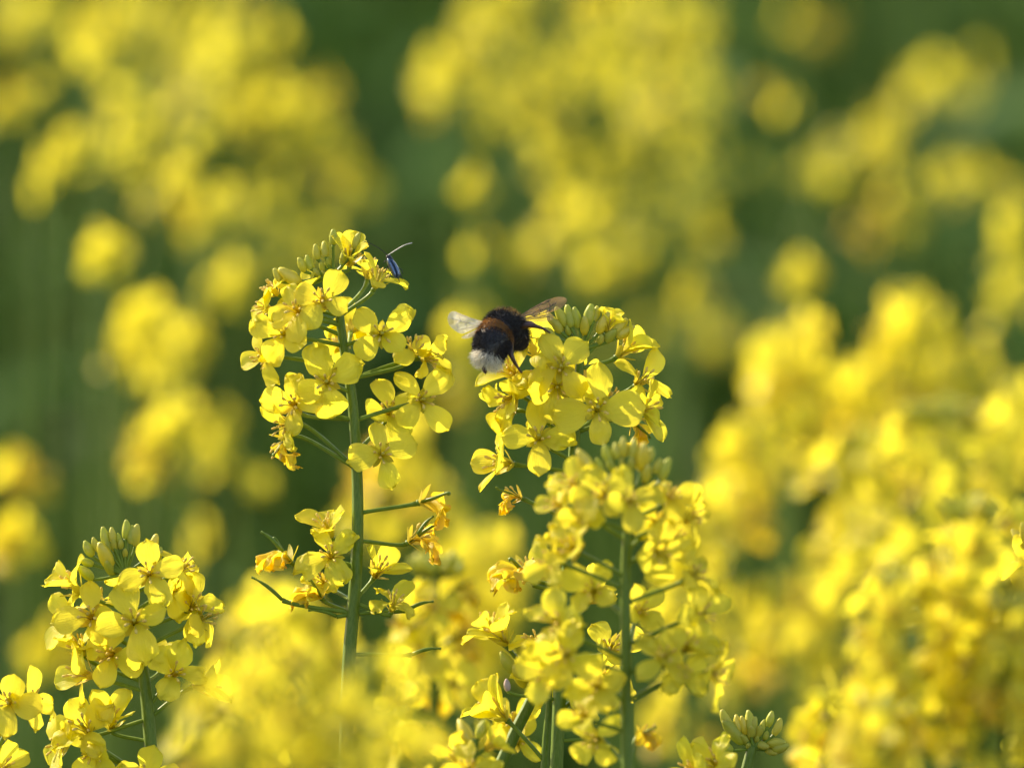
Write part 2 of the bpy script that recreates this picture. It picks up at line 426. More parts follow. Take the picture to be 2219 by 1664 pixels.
# ------------------------------------------------------------------ setting: ground and the green depth of the crop
g = Geo(); n = 24
def gz(x, y): return .03*noise.noise(Vector((x*.6, y*.6, 0)))
xs = [-600, -200, -60, -20, -8] + [-5+i*.5 for i in range(21)] + [8, 20, 60, 200, 600]
ys = [-600, -100, -20, -5] + [-2+i*.6 for i in range(24)] + [16, 30, 80, 250, 900]
for y in ys:
    for x in xs: g.v.append((x, y, gz(x, y) - .02))
nx = len(xs)
for j in range(len(ys)-1):
    for i in range(nx-1): g.f.append((j*nx+i, j*nx+i+1, (j+1)*nx+i+1, (j+1)*nx+i)); g.m.append(0)
link('ground', g.mesh('ground', [M['soil']]), kind='structure')

def leaf_into(g, p, dv, L_, W, droop, r, mi=0):
    F = frame(dv, r.uniform(-.5, .5)); n = 4; vs = []
    x = Vector(p); dcur = Vector(dv)
    for i in range(n+1):
        u = i/n; w = W*(math.sin(math.pi*(.10+.86*u))**.8)*(1 - .2*u)
        sd_ = F.col[1]
        vs += [tuple(x - sd_*w), tuple(x + Vector((0, 0, -W*.25))), tuple(x + sd_*w)]
        dcur = (dcur + Vector((0, 0, -droop/n))).normalized(); x = x + dcur*(L_/n)
    g.add(vs, [(i*3+j, i*3+j+1, i*3+j+4, i*3+j+3) for i in range(n) for j in range(2)], mi)

r = random.Random(5); g = Geo()
def green_plant(g, x, y, h, r, leaves=7):
    lean = Vector((r.uniform(-.08, .08), r.uniform(-.08, .08), 0))
    top = Vector((x, y, h)) + lean*h
    g.tube([(x, y, -.02), tuple(Vector((x, y, h*.5)) + lean*.3), tuple(top)], [.006, .0045, .0018], 5, 1, cap=False)
    for k in range(leaves):
        t = r.uniform(.15, .97); a = r.uniform(0, 6.28)
        p = Vector((x, y, h*t)) + lean*t*t*h
        dv = Vector((math.cos(a), math.sin(a), r.uniform(.3, 1.2))).normalized()
        L_ = r.uniform(.06, .13)*(1.5 - t*.7); leaf_into(g, p, dv, L_, L_*r.uniform(.16, .26), r.uniform(.5, 1.6), r)
for k in range(1500):
    y = 4.15 + (r.random()**1.1)*4.2; x = r.uniform(-1, 1)*(.35 + .14*y)
    green_plant(g, x, y, r.uniform(.86, 1.12) , r, 12)
for k in range(110):
    y = r.uniform(3.3, 4.2); x = r.uniform(-1, 1)*(.1 + .09*y)
    green_plant(g, x, y, r.uniform(.78, 1.0), r, 9)
for k in range(500):       # low leaves among the near plants
    y = r.uniform(1.7, 4.2); x = r.uniform(-1, 1)*(.3 + .12*y)
    green_plant(g, x, y, r.uniform(.3, .62) , r, 6)
link('undergrowth', g.mesh('undergrowth', [M['leaf'], M['green']]), kind='stuff')
bpy.data.objects['undergrowth']['label'] = 'dark blue-green mass of rapeseed leaves and stems behind the flowers'

# ------------------------------------------------------------------ the tall plant left of the bee (in focus)
A = Plant('tall sharp rapeseed plant left of the bumblebee, with the small blue moth on it',
          [(722, 585), (732, 650), (745, 750), (765, 880), (775, 1050), (774, 1200), (765, 1330), (756, 1450), (748, 1700)], 0.0, .8, 1.8)
for x, y, dr, yl, sc in ((650,568,(-.5,1,.3),0,1.1),(668,562,(-.3,1,0),0,1.05),(686,546,(-.2,1,.2),0,.8),(704,540,(-.1,1,-.2),0,.85),(722,514,(0,1,.1),0,.8),
                         (775,524,(.3,1,.1),0,.85),(698,578,(-.2,.8,.6),0,.7),(712,572,(0,.8,.6),0,.7),(700,592,(-.3,.7,.7),0,.65),(686,590,(-.5,.7,.5),0,.6),
                         (636,606,(-.8,.6,.3),1,1.05),(600,596,(-.5,.9,.1),0,.75),(742,560,(.1,1,.2),0,.7),(727,590,(0,1,.6),0,.6)):
    A.bud(x, y, dr, yellow=bool(yl), sc=sc, frm=(722, 600))
for a in ((757,553,(.1,.9,.45),'bell',1.0,0),(822,600,(.35,.9,.1),'cup',1.0,0,(735,690)),(800,585,(.1,1,-.2),'cup',.9,12,(735,690)),
          (700,648,(.05,.35,.9),'flat',1.0,-12),(585,625,(-.75,.6,-.1),'cup',.85,4),(566,668,(-.95,.2,.1),'flat',.85,4),
          (640,672,(-.35,.3,.8),'flat',1.05,-10),(652,632,(-.3,.9,.3),'cup',.95,2),
          (610,722,(-.15,.1,1),'crinkle',1.05,-8,(745,742)),(572,772,(-.65,0,.6),'flat',1.0,-2,(750,800)),
          (762,705,(0,.5,-.6),'cup',1.0,14),(825,724,(.12,.05,1),'flat',1.15,-8),(740,745,(-.1,.1,-.5),'cup',.9,14),
          (898,748,(.25,.9,.3),'reflex',1.05,0,(760,818)),(930,782,(.75,-.1,.5),'cup',.85,2,(760,818)),
          (705,826,(0,.05,1),'flat',1.22,-8),(632,872,(-.3,.15,.9),'crinkle',1.12,-3,(765,905)),(650,862,(0,.7,.2),'flat',1.0,8,(765,905)),
          (612,925,(-.75,-.2,.35),'cup',1.0,0,(770,1002)),(606,972,(-.5,-.6,.2),'wilt',1.05,0,(770,1002)),
          (840,890,(.05,.35,.6),'cup',1.1,8),(918,868,(.25,.1,.95),'flat',1.15,0,(773,918)),
          (830,982,(.15,.1,1),'flat',1.12,-6,(772,1000)),
          (940,1078,(.8,.25,.2),'wilt',1.2,0,(778,1108)),(908,1160,(.7,.5,.2),'wilt',1.15,3,(778,1160)),
          (712,1200,(-.15,.3,.8),'crinkle',1.12,-3,(768,1225)),(706,1140,(-.3,.7,.3),'cup',1.1,4,(768,1190)),
          (822,1228,(.35,.6,.5),'cup',1.1,4,(768,1300)),(612,1196,(-.5,.7,.3),'wilt',1.15,2,(764,1215)),
          (852,1305,(.2,.8,.3),'crinkle',.95,-3,(765,1300)),(680,1270,(-.4,.6,.2),'wilt',1.1,4,(762,1335)),(700,1255,(-.3,.4,.7),'crinkle',.8,6,(762,1300))):
    A.flower(a[0], a[1], a[2], a[3], a[4], a[5], frm=(a[6] if len(a) > 6 else None))
A.pod(608, 1190, 565, 1152, None); A.pod(905, 1158, 940, 1118)
A.pod(612, 1300, 545, 1250, (765, 1335)); A.pod(882, 1322, 940, 1303, (768, 1333)); A.pod(892, 1418, 956, 1405, (770, 1420)); A.pod(848, 1300, 858, 1270)
A.pod(730, 1335, 668, 1322, (762, 1333))

# ------------------------------------------------------------------ the plant the bee visits (in focus)
B = Plant('sharp rapeseed plant the bumblebee hovers beside, pale green buds on top',
          [(1262, 745), (1256, 800), (1250, 900), (1242, 1000), (1236, 1130), (1228, 1280), (1217, 1430), (1205, 1700)], 0.0, .9, 1.7)
for x, y, dr, yl, sc in ((1250,686,(-.2,1,.2),0,1.15),(1234,688,(-.2,1,-.1),0,1.0),(1277,684,(.2,1,.1),0,1.2),(1290,678,(.2,1,-.3),0,.9),(1268,712,(.0,1,.5),1,.8),
                         (1215,690,(-.55,1,.2),0,.95),(1205,705,(-.7,.9,.3),0,.95),(1195,690,(-.5,1,0),0,.85),(1184,716,(-.9,.7,.1),0,1.0),(1232,715,(-.3,.9,.6),0,.7),
                         (1305,705,(.5,1,.2),1,.9),(1340,712,(.8,.9,.2),0,1.0),(1322,728,(.6,.7,.6),0,1.0),(1352,722,(.9,.6,.2),1,.9),(1300,735,(.3,.8,.7),0,.8)):
    B.bud(x, y, dr, yellow=bool(yl), sc=sc, frm=(1262, 760))
for a in ((1318,702,(.4,.9,.3),'bell',.7,0,(1262,790)),(1218,794,(0,.2,1),'flat',1.18,-14),(1152,752,(-.3,.7,-.3),'cup',1.1,8,(1250,880)),(1166,718,(-.2,1,-.1),'bell',.9,14),
          (1108,808,(-.55,.55,.6),'crinkle',1.12,0,(1240,892)),(1100,862,(-.5,-.2,.6),'cup',1.15,-2,(1240,960)),(1090,905,(-.6,-.3,.1),'cup',1.0,4,(1240,962)),
          (1175,815,(-.3,.3,.7),'flat',1.1,-4),(1210,838,(0,-.1,1),'cup',1.15,-10),
          (1297,882,(.02,.12,1),'flat',1.32,-14),(1318,858,(.3,.7,.0),'flat',1.0,10),(1166,945,(0,.25,.95),'flat',1.22,-8,(1238,1000)),
          (1082,1005,(-.85,.1,.35),'cup',1.2,2,(1238,1032)),(1108,1072,(-.7,.3,.1),'wilt',.85,2,(1232,1118)),
          (1360,756,(.75,.65,.1),'bell',1.1,4,(1256,800)),(1392,822,(.55,.45,.6),'flat',1.08,0,(1252,905)),(1402,888,(.75,.15,.4),'cup',1.12,0,(1250,945)),(1388,930,(.5,-.5,.3),'wilt',1.0,4,(1250,945)),
          (1200,900,(-.1,.6,-.5),'cup',1.0,14),(1262,812,(.1,.5,-.8),'cup',1.0,14),
          (1122,1225,(-.5,.5,.5),'wilt',1.35,0,(1226,1285)),(1150,1235,(-.2,.8,.2),'cup',1.0,0,(1226,1285)),
          (1328,1400,(.2,.4,.8),'cup',1.1,4,(1216,1432)),(1285,1290,(.3,.5,.4),'cup',1.0,8),(1318,1455,(.4,.3,.6),'flat',1.0,8),
          (1160,1385,(-.5,.6,.4),'flat',1.0,6),(1255,1530,(.4,.5,.5),'cup',.9,2)):
    B.flower(a[0], a[1], a[2], a[3], a[4], a[5], frm=(a[6] if len(a) > 6 else None))
B.bud(1098, 1476, (-.1, 1, .1), mesh=BUDP, frm=(1205, 1515), sc=1.0)
B.pod(1215, 1135, 1245, 1118, None, r=.5); B.pod(1290, 1600, 1330, 1592, (1206, 1605))

# ------------------------------------------------------------------ front plant, a little nearer than the focus
Cc = Plant('slightly blurred rapeseed plant in front, its bud crown overlapping the bee plant',
           [(1368, 1075), (1362, 1130), (1356, 1250), (1357, 1400), (1358, 1550), (1362, 1720)], -.066, 1.0, 1.5)
for x, y, dr, yl, sc in ((1272,1008,(-.6,1,.2),1,1.0),(1297,1000,(-.5,1,.2),0,.9),(1318,985,(-.3,1,.2),0,.95),(1335,975,(-.1,1,0),0,.9),(1352,970,(0,1,.2),0,.95),(1372,975,(.1,1,0),0,.9),
                         (1392,998,(.1,1,.5),1,1.15),(1408,985,(.3,1,0),0,.9),(1442,1020,(.45,1,.1),0,1.0),(1425,1010,(.4,1,.2),0,.8),(1345,1000,(0,1,.5),0,.85),(1325,1008,(-.2,1,.5),0,.8),
                         (1368,1005,(0,1,.6),0,.8),(1300,1022,(-.5,.9,.5),0,.8),(1400,1030,(.2,.9,.5),1,.9)):
    Cc.bud(x, y, dr, yellow=bool(yl), sc=sc, frm=(1368, 1090))
for a in ((1240,1050,(-.5,.6,.6),'crinkle',1.1,0),(1208,1095,(-.8,.2,.4),'cup',1.0,4),(1305,1070,(-.2,.5,.9),'flat',1.1,-10),(1362,1085,(0,.4,1),'flat',1.05,-14),
          (1262,1120,(-.3,.1,.9),'cup',1.0,-6),(1455,1072,(.4,.5,.7),'flat',1.12,0),(1498,1120,(.8,.2,.4),'cup',1.1,0),(1415,1130,(.2,.2,.9),'crinkle',1.0,-8),
          (1235,1185,(-.5,.3,.8),'crinkle',1.25,-4),(1190,1215,(-.7,.2,.6),'cup',1.1,0),(1430,1195,(.2,.0,1),'flat',1.2,-4),
          (1465,1165,(.6,.3,.3),'reflex',1.05,6),(1300,1275,(-.2,.2,.9),'flat',1.1,-6),(1375,1320,(.2,.3,.7),'cup',1.0,10),
          (1505,1240,(.7,.5,.4),'crinkle',1.0,0),(1520,1330,(.6,.2,.6),'flat',1.15,0),(1490,1395,(.3,.5,.6),'cup',1.1,-4),(1440,1420,(.1,.6,.7),'cup',1.1,-6),
          (1550,1460,(.7,-.2,.4),'crinkle',1.15,0),(1480,1455,(.2,.1,.8),'crinkle',1.0,-6),
          (1205,1345,(-.4,.4,.7),'crinkle',1.3,-6),(1225,1420,(-.1,0,.9),'crinkle',1.3,-10),(1185,1450,(-.4,-.3,.7),'cup',1.15,-4),
          (1290,1480,(-.2,.3,.8),'crinkle',1.1,-6),(1262,1545,(-.3,.3,.6),'cup',1.0,-4),(1300,1600,(-.3,-.1,.8),'flat',1.15,-6),
          (1388,1582,(.4,.2,.5),'wilt',.8,6)):
    near = abs(a[0] - 1358) < 62 and a[1] > 1110
    Cc.flower(a[0] + (14 if near and a[0] > 1358 else (-14 if near else 0)), a[1], a[2], a[3], a[4]*.92, a[5] + (14 if near else 0), frm=(a[6] if len(a) > 6 else None))

# ------------------------------------------------------------------ plant at lower left (in focus)
auto_raceme('soft rapeseed head in the gap between the two raised right heads', (1840, 800), (1850, 1010), .66, 13, w=(70, 110), buds=3, seed=41, petals=False, cam=.4)
auto_raceme('pale soft rapeseed head right of the tallest right head', (2110, 780), (2100, 980), .62, 13, w=(70, 110), buds=3, seed=42, petals=False, cam=.4)
Dp = Plant('sharp rapeseed plant low on the left side, pale bud cluster above flat flowers',
           [(272, 1235), (280, 1290), (300, 1390), (314, 1480), (324, 1580), (334, 1720)], 0.0, 1.0, 1.7)
for x, y, dr, yl, sc in ((272,1150,(0,1,.1),0,.85),(296,1163,(.15,1,.3),0,1.0),(287,1158,(.1,1,0),0,.95),(255,1162,(-.1,1,.3),0,.75),(243,1160,(-.1,1,0),0,.75),(227,1165,(-.2,1,.1),0,.85),
                         (192,1188,(-.5,1,.2),0,.9),(210,1182,(-.4,1,.2),0,.7),(232,1212,(-.4,.9,.5),1,1.15),(247,1182,(-.1,.9,.6),0,.7),(262,1178,(0,1,.5),0,.6),(232,1182,(-.3,1,.3),0,.65),
                         (182,1214,(-.9,.4,.1),0,1.05),(183,1240,(-.8,.7,.5),0,1.15),(331,1185,(.3,1,.3),1,.85),(342,1200,(.4,1,.1),0,.95),(240,1232,(-.3,.7,.7),0,.9),(272,1200,(0,.8,.7),0,.6)):
    Dp.bud(x, y, dr, yellow=bool(yl), sc=sc, frm=(272, 1245))
for a in ((320,1240,(.02,.15,1),'flat',1.12,-12),(400,1232,(.7,.45,.35),'reflex',1.05,0),(155,1262,(-.7,.6,.2),'bell',1.25,0),(385,1280,(.5,.1,.7),'flat',1.05,4),
          (196,1335,(-.2,.25,.95),'flat',1.2,-8),(150,1345,(-.85,.25,.2),'cup',1.05,4),(293,1344,(.0,.15,1),'flat',1.28,-14),(215,1300,(-.4,.8,.1),'flat',1.0,6),(275,1275,(0,.8,-.4),'cup',1.0,10),
          (235,1415,(-.2,.05,1),'flat',1.22,-6),(170,1400,(-.5,.8,.2),'cup',1.05,4),(418,1312,(.25,.3,.85),'flat',1.12,0),(446,1340,(.75,.35,.3),'reflex',1.08,0),
          (172,1455,(-.85,.3,.3),'cup',1.2,0,(322,1492)),(382,1458,(.25,.2,.85),'crinkle',1.12,-4,(326,1540)),(352,1425,(.1,.8,.1),'cup',.95,6),
          (448,1480,(.9,.3,.1),'cup',1.2,0,(334,1548)),(185,1575,(-.3,.45,.75),'crinkle',1.25,-4,(320,1565)),(240,1560,(.0,.6,.5),'bell',1.15,0,(322,1600)),(130,1612,(-.6,-.1,.5),'cup',1.15,0,(310,1700)),
          (320,1680,(0,.3,.9),'cup',1.0,-6),(205,1630,(-.2,-.2,.9),'cup',1.1,-4,(310,1700))):
    Dp.flower(a[0], a[1], a[2], a[3], a[4], a[5], frm=(a[6] if len(a) > 6 else None))

# ------------------------------------------------------------------ plant cut by the left edge
E = Plant('rapeseed plant at the very left edge, only its right flowers in frame', [(-62, 1450), (-60, 1560), (-55, 1750)], -.01, 1.0, 1.6)
for a in ((70,1515,(.55,.35,.5),'cup',1.05,0,(-40,1700,1)),(20,1520,(-.2,.3,.9),'flat',1.05,-4),(10,1665,(.6,.4,.5),'cup',1.0,0)):
    E.flower(a[0], a[1], a[2], a[3], a[4], a[5], frm=(a[6] if len(a) > 6 else None))

# ------------------------------------------------------------------ green bud crown at the bottom edge, right
Fp = Plant('unopened green bud crown of a short rapeseed plant at the bottom edge', [(1632, 1615), (1622, 1650), (1606, 1720)], .004, 1.1, 1.5)
fb = [(1577,1562,(-.45,1,.1),0,1.0),(1590,1588,(-.9,1,.3),0,1.35),(1566,1618,(-1,.35,0),0,1.05),(1600,1572,(-.2,1,-.1),1,.7),(1612,1576,(-.2,1,.3),1,.75),(1622,1563,(-.1,1,-.2),0,.9),
      (1636,1570,(.15,1,.2),0,1.0),(1626,1590,(0,.7,.7),0,.85),(1644,1585,(.1,.8,.6),0,.8),(1655,1572,(.2,1,.1),0,.75),(1668,1558,(.3,1,0),0,.8),(1684,1572,(.35,1,.1),0,1.0),
      (1616,1604,(-.5,.6,.6),0,.7),(1660,1592,(.2,.7,.6),0,.7),(1652,1612,(.6,-.2,.7),0,.9),(1682,1608,(.9,.1,.4),0,1.0),(1690,1618,(.9,.25,.4),0,1.0),(1676,1630,(.8,-.25,.5),0,.95),
      (1622,1615,(-.1,.3,.9),0,.6),(1640,1600,(.1,.5,.9),0,.65)]
for x, y, dr, yl, sc in fb: Fp.bud(x, y, dr, yellow=bool(yl), sc=sc, frm=(1634, 1622))
Fp.flower(1545, 1650, (-.6, .5, .6), 'crinkle', 1.2, -30, frm=(1606, 1720)); Fp.flower(1500, 1668, (-.7, .3, .3), 'cup', 1.1, -30, frm=(1606, 1720))

# ------------------------------------------------------------------ leaning plant and the thin stem left of the bee plant's stem
I = Plant('leaning rapeseed plant crossing low behind the bee plant, olive buds at its tip', [(1172, 1462), (1150, 1520), (1120, 1580), (1082, 1664), (1040, 1750)], .012, 1.3, 1.7, foot=-.12)
for x, y, dr, k in ((1132,1412,(-.6,1,.2),0),(1104,1437,(-.6,.9,.2),2),(1140,1440,(-.5,1,.4),4)):
    I.bud(x, y, dr, k=k, sc=1.15, frm=(1168, 1478))
I.bud(1128, 1470, (-.4, .9, .5), yellow=True, sc=1.0, frm=(1165, 1485))
for a in ((1085,1372,(-.45,.75,.35),'cup',1.2,0,(1165,1475)),(1060,1350,(-.4,.8,.1),'cup',1.0,6,(1160,1470)),(1110,1560,(-.1,.2,.6),'flat',1.0,8),(1120,1600,(0,.2,.6),'cup',1.0,10)):
    I.flower(a[0], a[1], a[2], a[3], a[4], a[5], frm=(a[6] if len(a) > 6 else None))
Th = Plant('thin pale rapeseed stem beside the bee plant, one side-facing flower low on it', [(1189, 1462), (1190, 1530), (1184, 1600), (1178, 1720)], .006, .6, 1.1)
Th.flower(1072, 1538, (-.75, .7, .2), 'bell', 1.3, 0, frm=(1180, 1650)); Th.flower(1165, 1475, (-.3, .7, .5), 'cup', .9, 5)

# ------------------------------------------------------------------ plants a little behind and in front of the focus
auto_raceme('blurred rapeseed plant close behind the tall one, green bud tuft between the two stems', (945, 1235), (944, 1700), .15, 21, w=(55, 120), buds=16, seed=3, r=(1.0, 1.5), budr=62, cam=.3, first=.05)
auto_raceme('out of focus rapeseed plant crossing in front of the base of the tall stem', (790, 1465), (800, 1720), -.38, 8, w=(80, 140), buds=3, seed=4, cam=.5)
auto_raceme('large out of focus yellow head at the bottom, just right of the left sharp plant', (560, 1415), (520, 1720), -.38, 11, w=(60, 140), buds=3, seed=5, cam=.5)
auto_raceme('soft green bud tuft with few flowers poking up between two foreground blurs', (622, 1600), (650, 1760), -.12, 4, w=(70, 90), buds=14, seed=6, budr=55, first=.2)
auto_raceme('rapeseed plant behind the tall stem at left, wide yellow crown under it', (625, 1290), (600, 1620), .42, 26, w=(95, 170), buds=10, seed=7, petals=False, budr=60, cam=.4)
auto_raceme('blurred rapeseed plant standing behind the lower flowers of the bee plant', (1030, 1170), (1020, 1500), .50, 24, w=(70, 110), buds=5, seed=8, petals=False, cam=.4)
auto_raceme('yellow head glimpsed through the gap behind the tall stem and its left flowers', (850, 930), (870, 1180), .55, 16, w=(40, 110), buds=3, seed=9, petals=False, cam=.4)
auto_raceme('bright blurred rapeseed head low between the two sharp stems', (1030, 1600), (1000, 1760), -.05, 6, w=(50, 80), buds=2, seed=10)
# right side, in front of the focus
auto_raceme('dense rapeseed head right of the small green bud crown, tuft of buds above it', (1945, 1275), (1930, 1650), -.23, 18, w=(75, 120), buds=12, seed=12, budr=50, cam=.4, kinds=('flat','crinkle','cup'))
auto_raceme('upper rapeseed head by the right edge with a faint grey-green bud tuft', (2100, 1120), (2120, 1520), -.22, 16, w=(90, 110), buds=14, seed=13, budr=55, cam=.4, kinds=('flat','crinkle','cup'))
auto_raceme('yellow rapeseed head filling the bottom right corner of the field view', (2190, 1330), (2170, 1720), -.23, 16, w=(70, 130), buds=6, seed=14, cam=.4)
auto_raceme('low yellow flowers in front of the dense head near the bottom right', (1900, 1540), (1920, 1740), -.25, 8, w=(70, 90), buds=2, seed=15, cam=.5)
auto_raceme('sharp rapeseed plant mostly cut off by the right edge', (2238, 1175), (2245, 1640), 0.0, 14, w=(35, 55), buds=10, seed=16, budr=32, wilt=0)
# right side, behind the focus
auto_raceme('tall blurred rapeseed head at right standing above its neighbours', (1965, 655), (1985, 960), .62, 20, w=(60, 120), buds=5, seed=21, petals=False, cam=.3)
auto_raceme('rounded blurred rapeseed head just left of the tallest one at right', (1700, 720), (1720, 1000), .64, 16, w=(55, 110), buds=6, seed=22, petals=False, cam=.3)
auto_raceme('narrow blurred rapeseed head beside the dark gap right of the bee plant', (1620, 930), (1610, 1180), .52, 13, w=(45, 70), buds=2, seed=23, petals=False, cam=.3)
auto_raceme('blurred rapeseed plant at right with a large hazy grey-green bud crown', (2030, 900), (2000, 1330), .40, 22, w=(110, 170), buds=22, seed=24, petals=False, budr=95, cam=.3)
auto_raceme('wide blurred yellow head in the middle of the right hand cluster', (1850, 960), (1870, 1300), .44, 17, w=(70, 130), buds=4, seed=25, petals=False, cam=.4)
auto_raceme('blurred rapeseed head touching the right edge beside the grey-green crown', (2190, 860), (2180, 1220), .5, 13, w=(50, 110), buds=3, seed=26, petals=False, cam=.3)
auto_raceme('broad soft yellow head low between the front plant and the dense right head', (1700, 1275), (1690, 1500), .52, 19, w=(130, 150), buds=4, seed=27, petals=False, cam=.4)
auto_raceme('small soft yellow head under the broad one, above the green bud crown', (1450, 1500), (1460, 1640), .45, 6, w=(40, 60), buds=0, seed=28, petals=False, cam=.4)
auto_raceme('hazy yellow head right of the green bud crown at the bottom', (1790, 1500), (1800, 1680), .20, 8, w=(60, 70), buds=0, seed=29, petals=False, cam=.4)
auto_raceme('soft rapeseed head behind the front plant on its right side', (1500, 1090), (1490, 1420), .42, 14, w=(40, 90), buds=3, seed=30, petals=False, cam=.3)

# ------------------------------------------------------------------ the far heads: top, bottom, half widths, distance, count
FAR = [
 (60, -10, 120, 110, 90, 1.30, 14, 'in the top left corner'),
 (290, -20, 250, 130, 90, 1.30, 13, 'at the top edge a little right of the left corner'),
 (470, -20, 430, 110, 90, 1.25, 9, 'at the top edge left of the dark green gap'),
 (30, 180, 40, 270, 45, 1.00, 5, 'as a lone spot on the left edge near the top'),
 (180, 90, 200, 130, 25, .95, 3, 'as a small round spot below the top left corner'),
 (300, 170, 250, 370, 65, 1.05, 13, 'slanting down in the upper left quarter'),
 (500, 70, 430, 300, 110, 1.15, 22, 'broad and olive tinted in the upper left quarter'),
 (640, 190, 720, 420, 100, 1.15, 22, 'the brightest left of the central dark gap'),
 (150, 280, 155, 330, 25, .85, 3, 'as a tiny pale spot left of the slanting head'),
 (90, 360, 90, 400, 20, .85, 2, 'as a dim spot near the left edge'),
 (400, 310, 330, 480, 50, .85, 6, 'as three spots above the orange one'),
 (480, 410, 440, 520, 40, .85, 5, 'right of the three spots'),
 (232, 530, 232, 575, 14, .70, 3, 'as one isolated orange spot at left'),
 (620, 400, 600, 560, 100, 1.3, 8, 'pale olive above the tall sharp plant'),
 (480, 590, 500, 640, 35, .9, 4, 'left of the tall sharp plant at its top'),
 (320, 670, 275, 810, 30, .75, 7, 'as a slim golden upright at left'),
 (410, 690, 370, 830, 50, .80, 9, 'behind the slim golden upright'),
 (385, 890, 330, 1030, 50, .72, 10, 'left of the middle flowers of the tall plant'),
 (470, 900, 510, 1060, 35, .80, 6, 'dim, hanging left of the tall plant'),
 (35, 1010, 40, 1060, 28, .75, 4, 'as a round spot low on the left edge'),
 (20, 1150, 20, 1200, 35, .65, 5, 'as a bright round spot lowest on the left edge'),
 (90, 1380, 100, 1440, 40, .75, 4, 'behind the sharp lower left plant'),
 (420, 1120, 430, 1200, 30, .8, 2, 'dim above the right of the lower left plant'),
 (1060, -30, 1100, 260, 120, 1.15, 24, 'bright at the top centre left part'),
 (970, 110, 985, 250, 70, 1.05, 11, 'bright bulging left beside the dark gap'),
 (1260, -30, 1310, 250, 120, 1.15, 22, 'high in the top centre'),
 (1460, -10, 1480, 230, 110, 1.20, 17, 'at the top right of the centre cluster'),
 (1430, 200, 1440, 430, 110, 1.10, 20, 'on the right flank of the centre cluster'),
 (1170, 270, 1230, 420, 60, 1.10, 8, 'in the hollow of the centre cluster'),
 (1030, 390, 1032, 430, 18, .85, 3, 'as one round golden spot above the bee'),
 (1260, 430, 1210, 600, 85, 1.05, 12, 'low in the centre cluster above the bee wing'),
 (1440, 430, 1380, 600, 90, 1.15, 11, 'fading down from the right flank of the centre cluster'),
 (1040, 520, 1045, 550, 20, .9, 2, 'as a dim spot close above the bee'),
 (1520, 570, 1500, 660, 40, .95, 3, 'pale right of the bee plant buds'),
 (1490, 690, 1430, 760, 110, 1.4, 7, 'olive behind the right flowers of the bee plant'),
 (1010, 660, 1000, 900, 45, .85, 9, 'directly behind the bee and its left wing'),
 (1700, 210, 1700, 240, 14, 1.05, 2, 'as a lone pale spot right of the centre cluster'),
 (1920, 260, 1780, 400, 80, 1.15, 12, 'leaning in the upper right quarter'),
 (1940, 400, 1900, 530, 60, 1.10, 8, 'below the leaning one in the upper right'),
 (2090, 350, 2110, 430, 60, 1.20, 7, 'near the right edge in the upper half'),
 (2070, 130, 1990, 220, 70, 1.4, 8, 'dim olive high in the upper right'),
 (1740, 575, 1730, 620, 18, .85, 4, 'as one round spot above the rounded right head'),
 (2195, 440, 2190, 720, 30, .85, 11, 'as a vertical band on the right edge'),
 (1760, 10, 1730, 100, 80, 1.5, 4, 'faint at the top edge right of centre'),
]
for k, (x0, y0, x1, y1, w, d, n_, where) in enumerate(FAR):
    auto_raceme('strongly blurred yellow rapeseed head ' + where, (x0, y0), (x1, y1), d*.92, (n_ if n_ < 6 else max(6, round(n_*.88))), w=(w*.9, w*1.5), buds=2 if n_ > 8 else 0, seed=300+k,
                petals=False, cam=.35, wilt=.10, sc=1.0, group='blurred rapeseed heads far behind', r=(1.0, 1.5))

# ------------------------------------------------------------------ bumblebee
def solid_fur(name, c, c2): return solid(name, c, c2, rough=.6, nscale=900, sheen=.3)
FB = solid_fur('fur_black', (.016,.012,.012,1), (.040,.027,.022,1)); FO = leafy('fur_orange', (.38,.18,.05,1), (.38,.18,.05,1), trans=.3, gloss=.03, vein=False)
FW = leafy('fur_white', (.88,.84,.74,1), (.88,.84,.74,1), trans=.45, gloss=.05, vein=False); FG = solid_fur('fur_golden', (.45,.26,.06,1), (.55,.36,.12,1))
SK = solid('bee_skin', (.012,.009,.009,1), (.03,.018,.014,1), rough=.35); LG = solid('bee_leg', (.035,.016,.012,1), (.09,.035,.02,1), rough=.35)
bc = P(1075, 735, -.012)
bee = bpy.data.objects.new('bumblebee', None); col.objects.link(bee); bee.location = bc; bee.empty_display_size = .01
tag(bee, 'furry bumblebee with orange band and white tail hovering beside the flowers', 'bumblebee')
def bv(x, y, z): return (RT*x + UP*y - FWD*z) * MM
spine = [((-2.9,-6.6,3.4), .5), ((-2.6,-5.9,3.3), 2.2), ((-2.1,-4.7,3.0), 3.5), ((-1.4,-2.6,2.2), 4.6), ((-.7,-.4,1.2), 5.1), ((0,1.4,-.2), 4.8), ((.8,2.5,-1.4), 4.5),
         ((1.4,3.1,-2.6), 4.7), ((2.4,3.1,-4.2), 5.0), ((3.8,2.0,-6.2), 4.7), ((4.9,.9,-7.8), 3.3), ((5.5,0,-8.8), 2.2), ((6.0,-.6,-9.6), 2.4), ((6.5,-1.4,-10.6), 2.3), ((7.0,-2.3,-11.4), 1.0)]
sp = smooth_path([bv(*s_[0]) for s_ in spine], 4)
rads = []
for i in range(len(spine)-1):
    for k in range(4):
        t = k/4; rads.append((spine[i][1]*(1-t) + spine[i+1][1]*t)*MM*.88)
rads.append(spine[-1][1]*MM*.88)
g = Geo(); g.tube(sp, rads, 22, 0)
g.m = [(1 if (q//22)/4 < 1.9 else (2 if 4.3 < (q//22)/4 < 5.3 else 0)) for q in range(len(g.f))]; g.m[-1] = 0
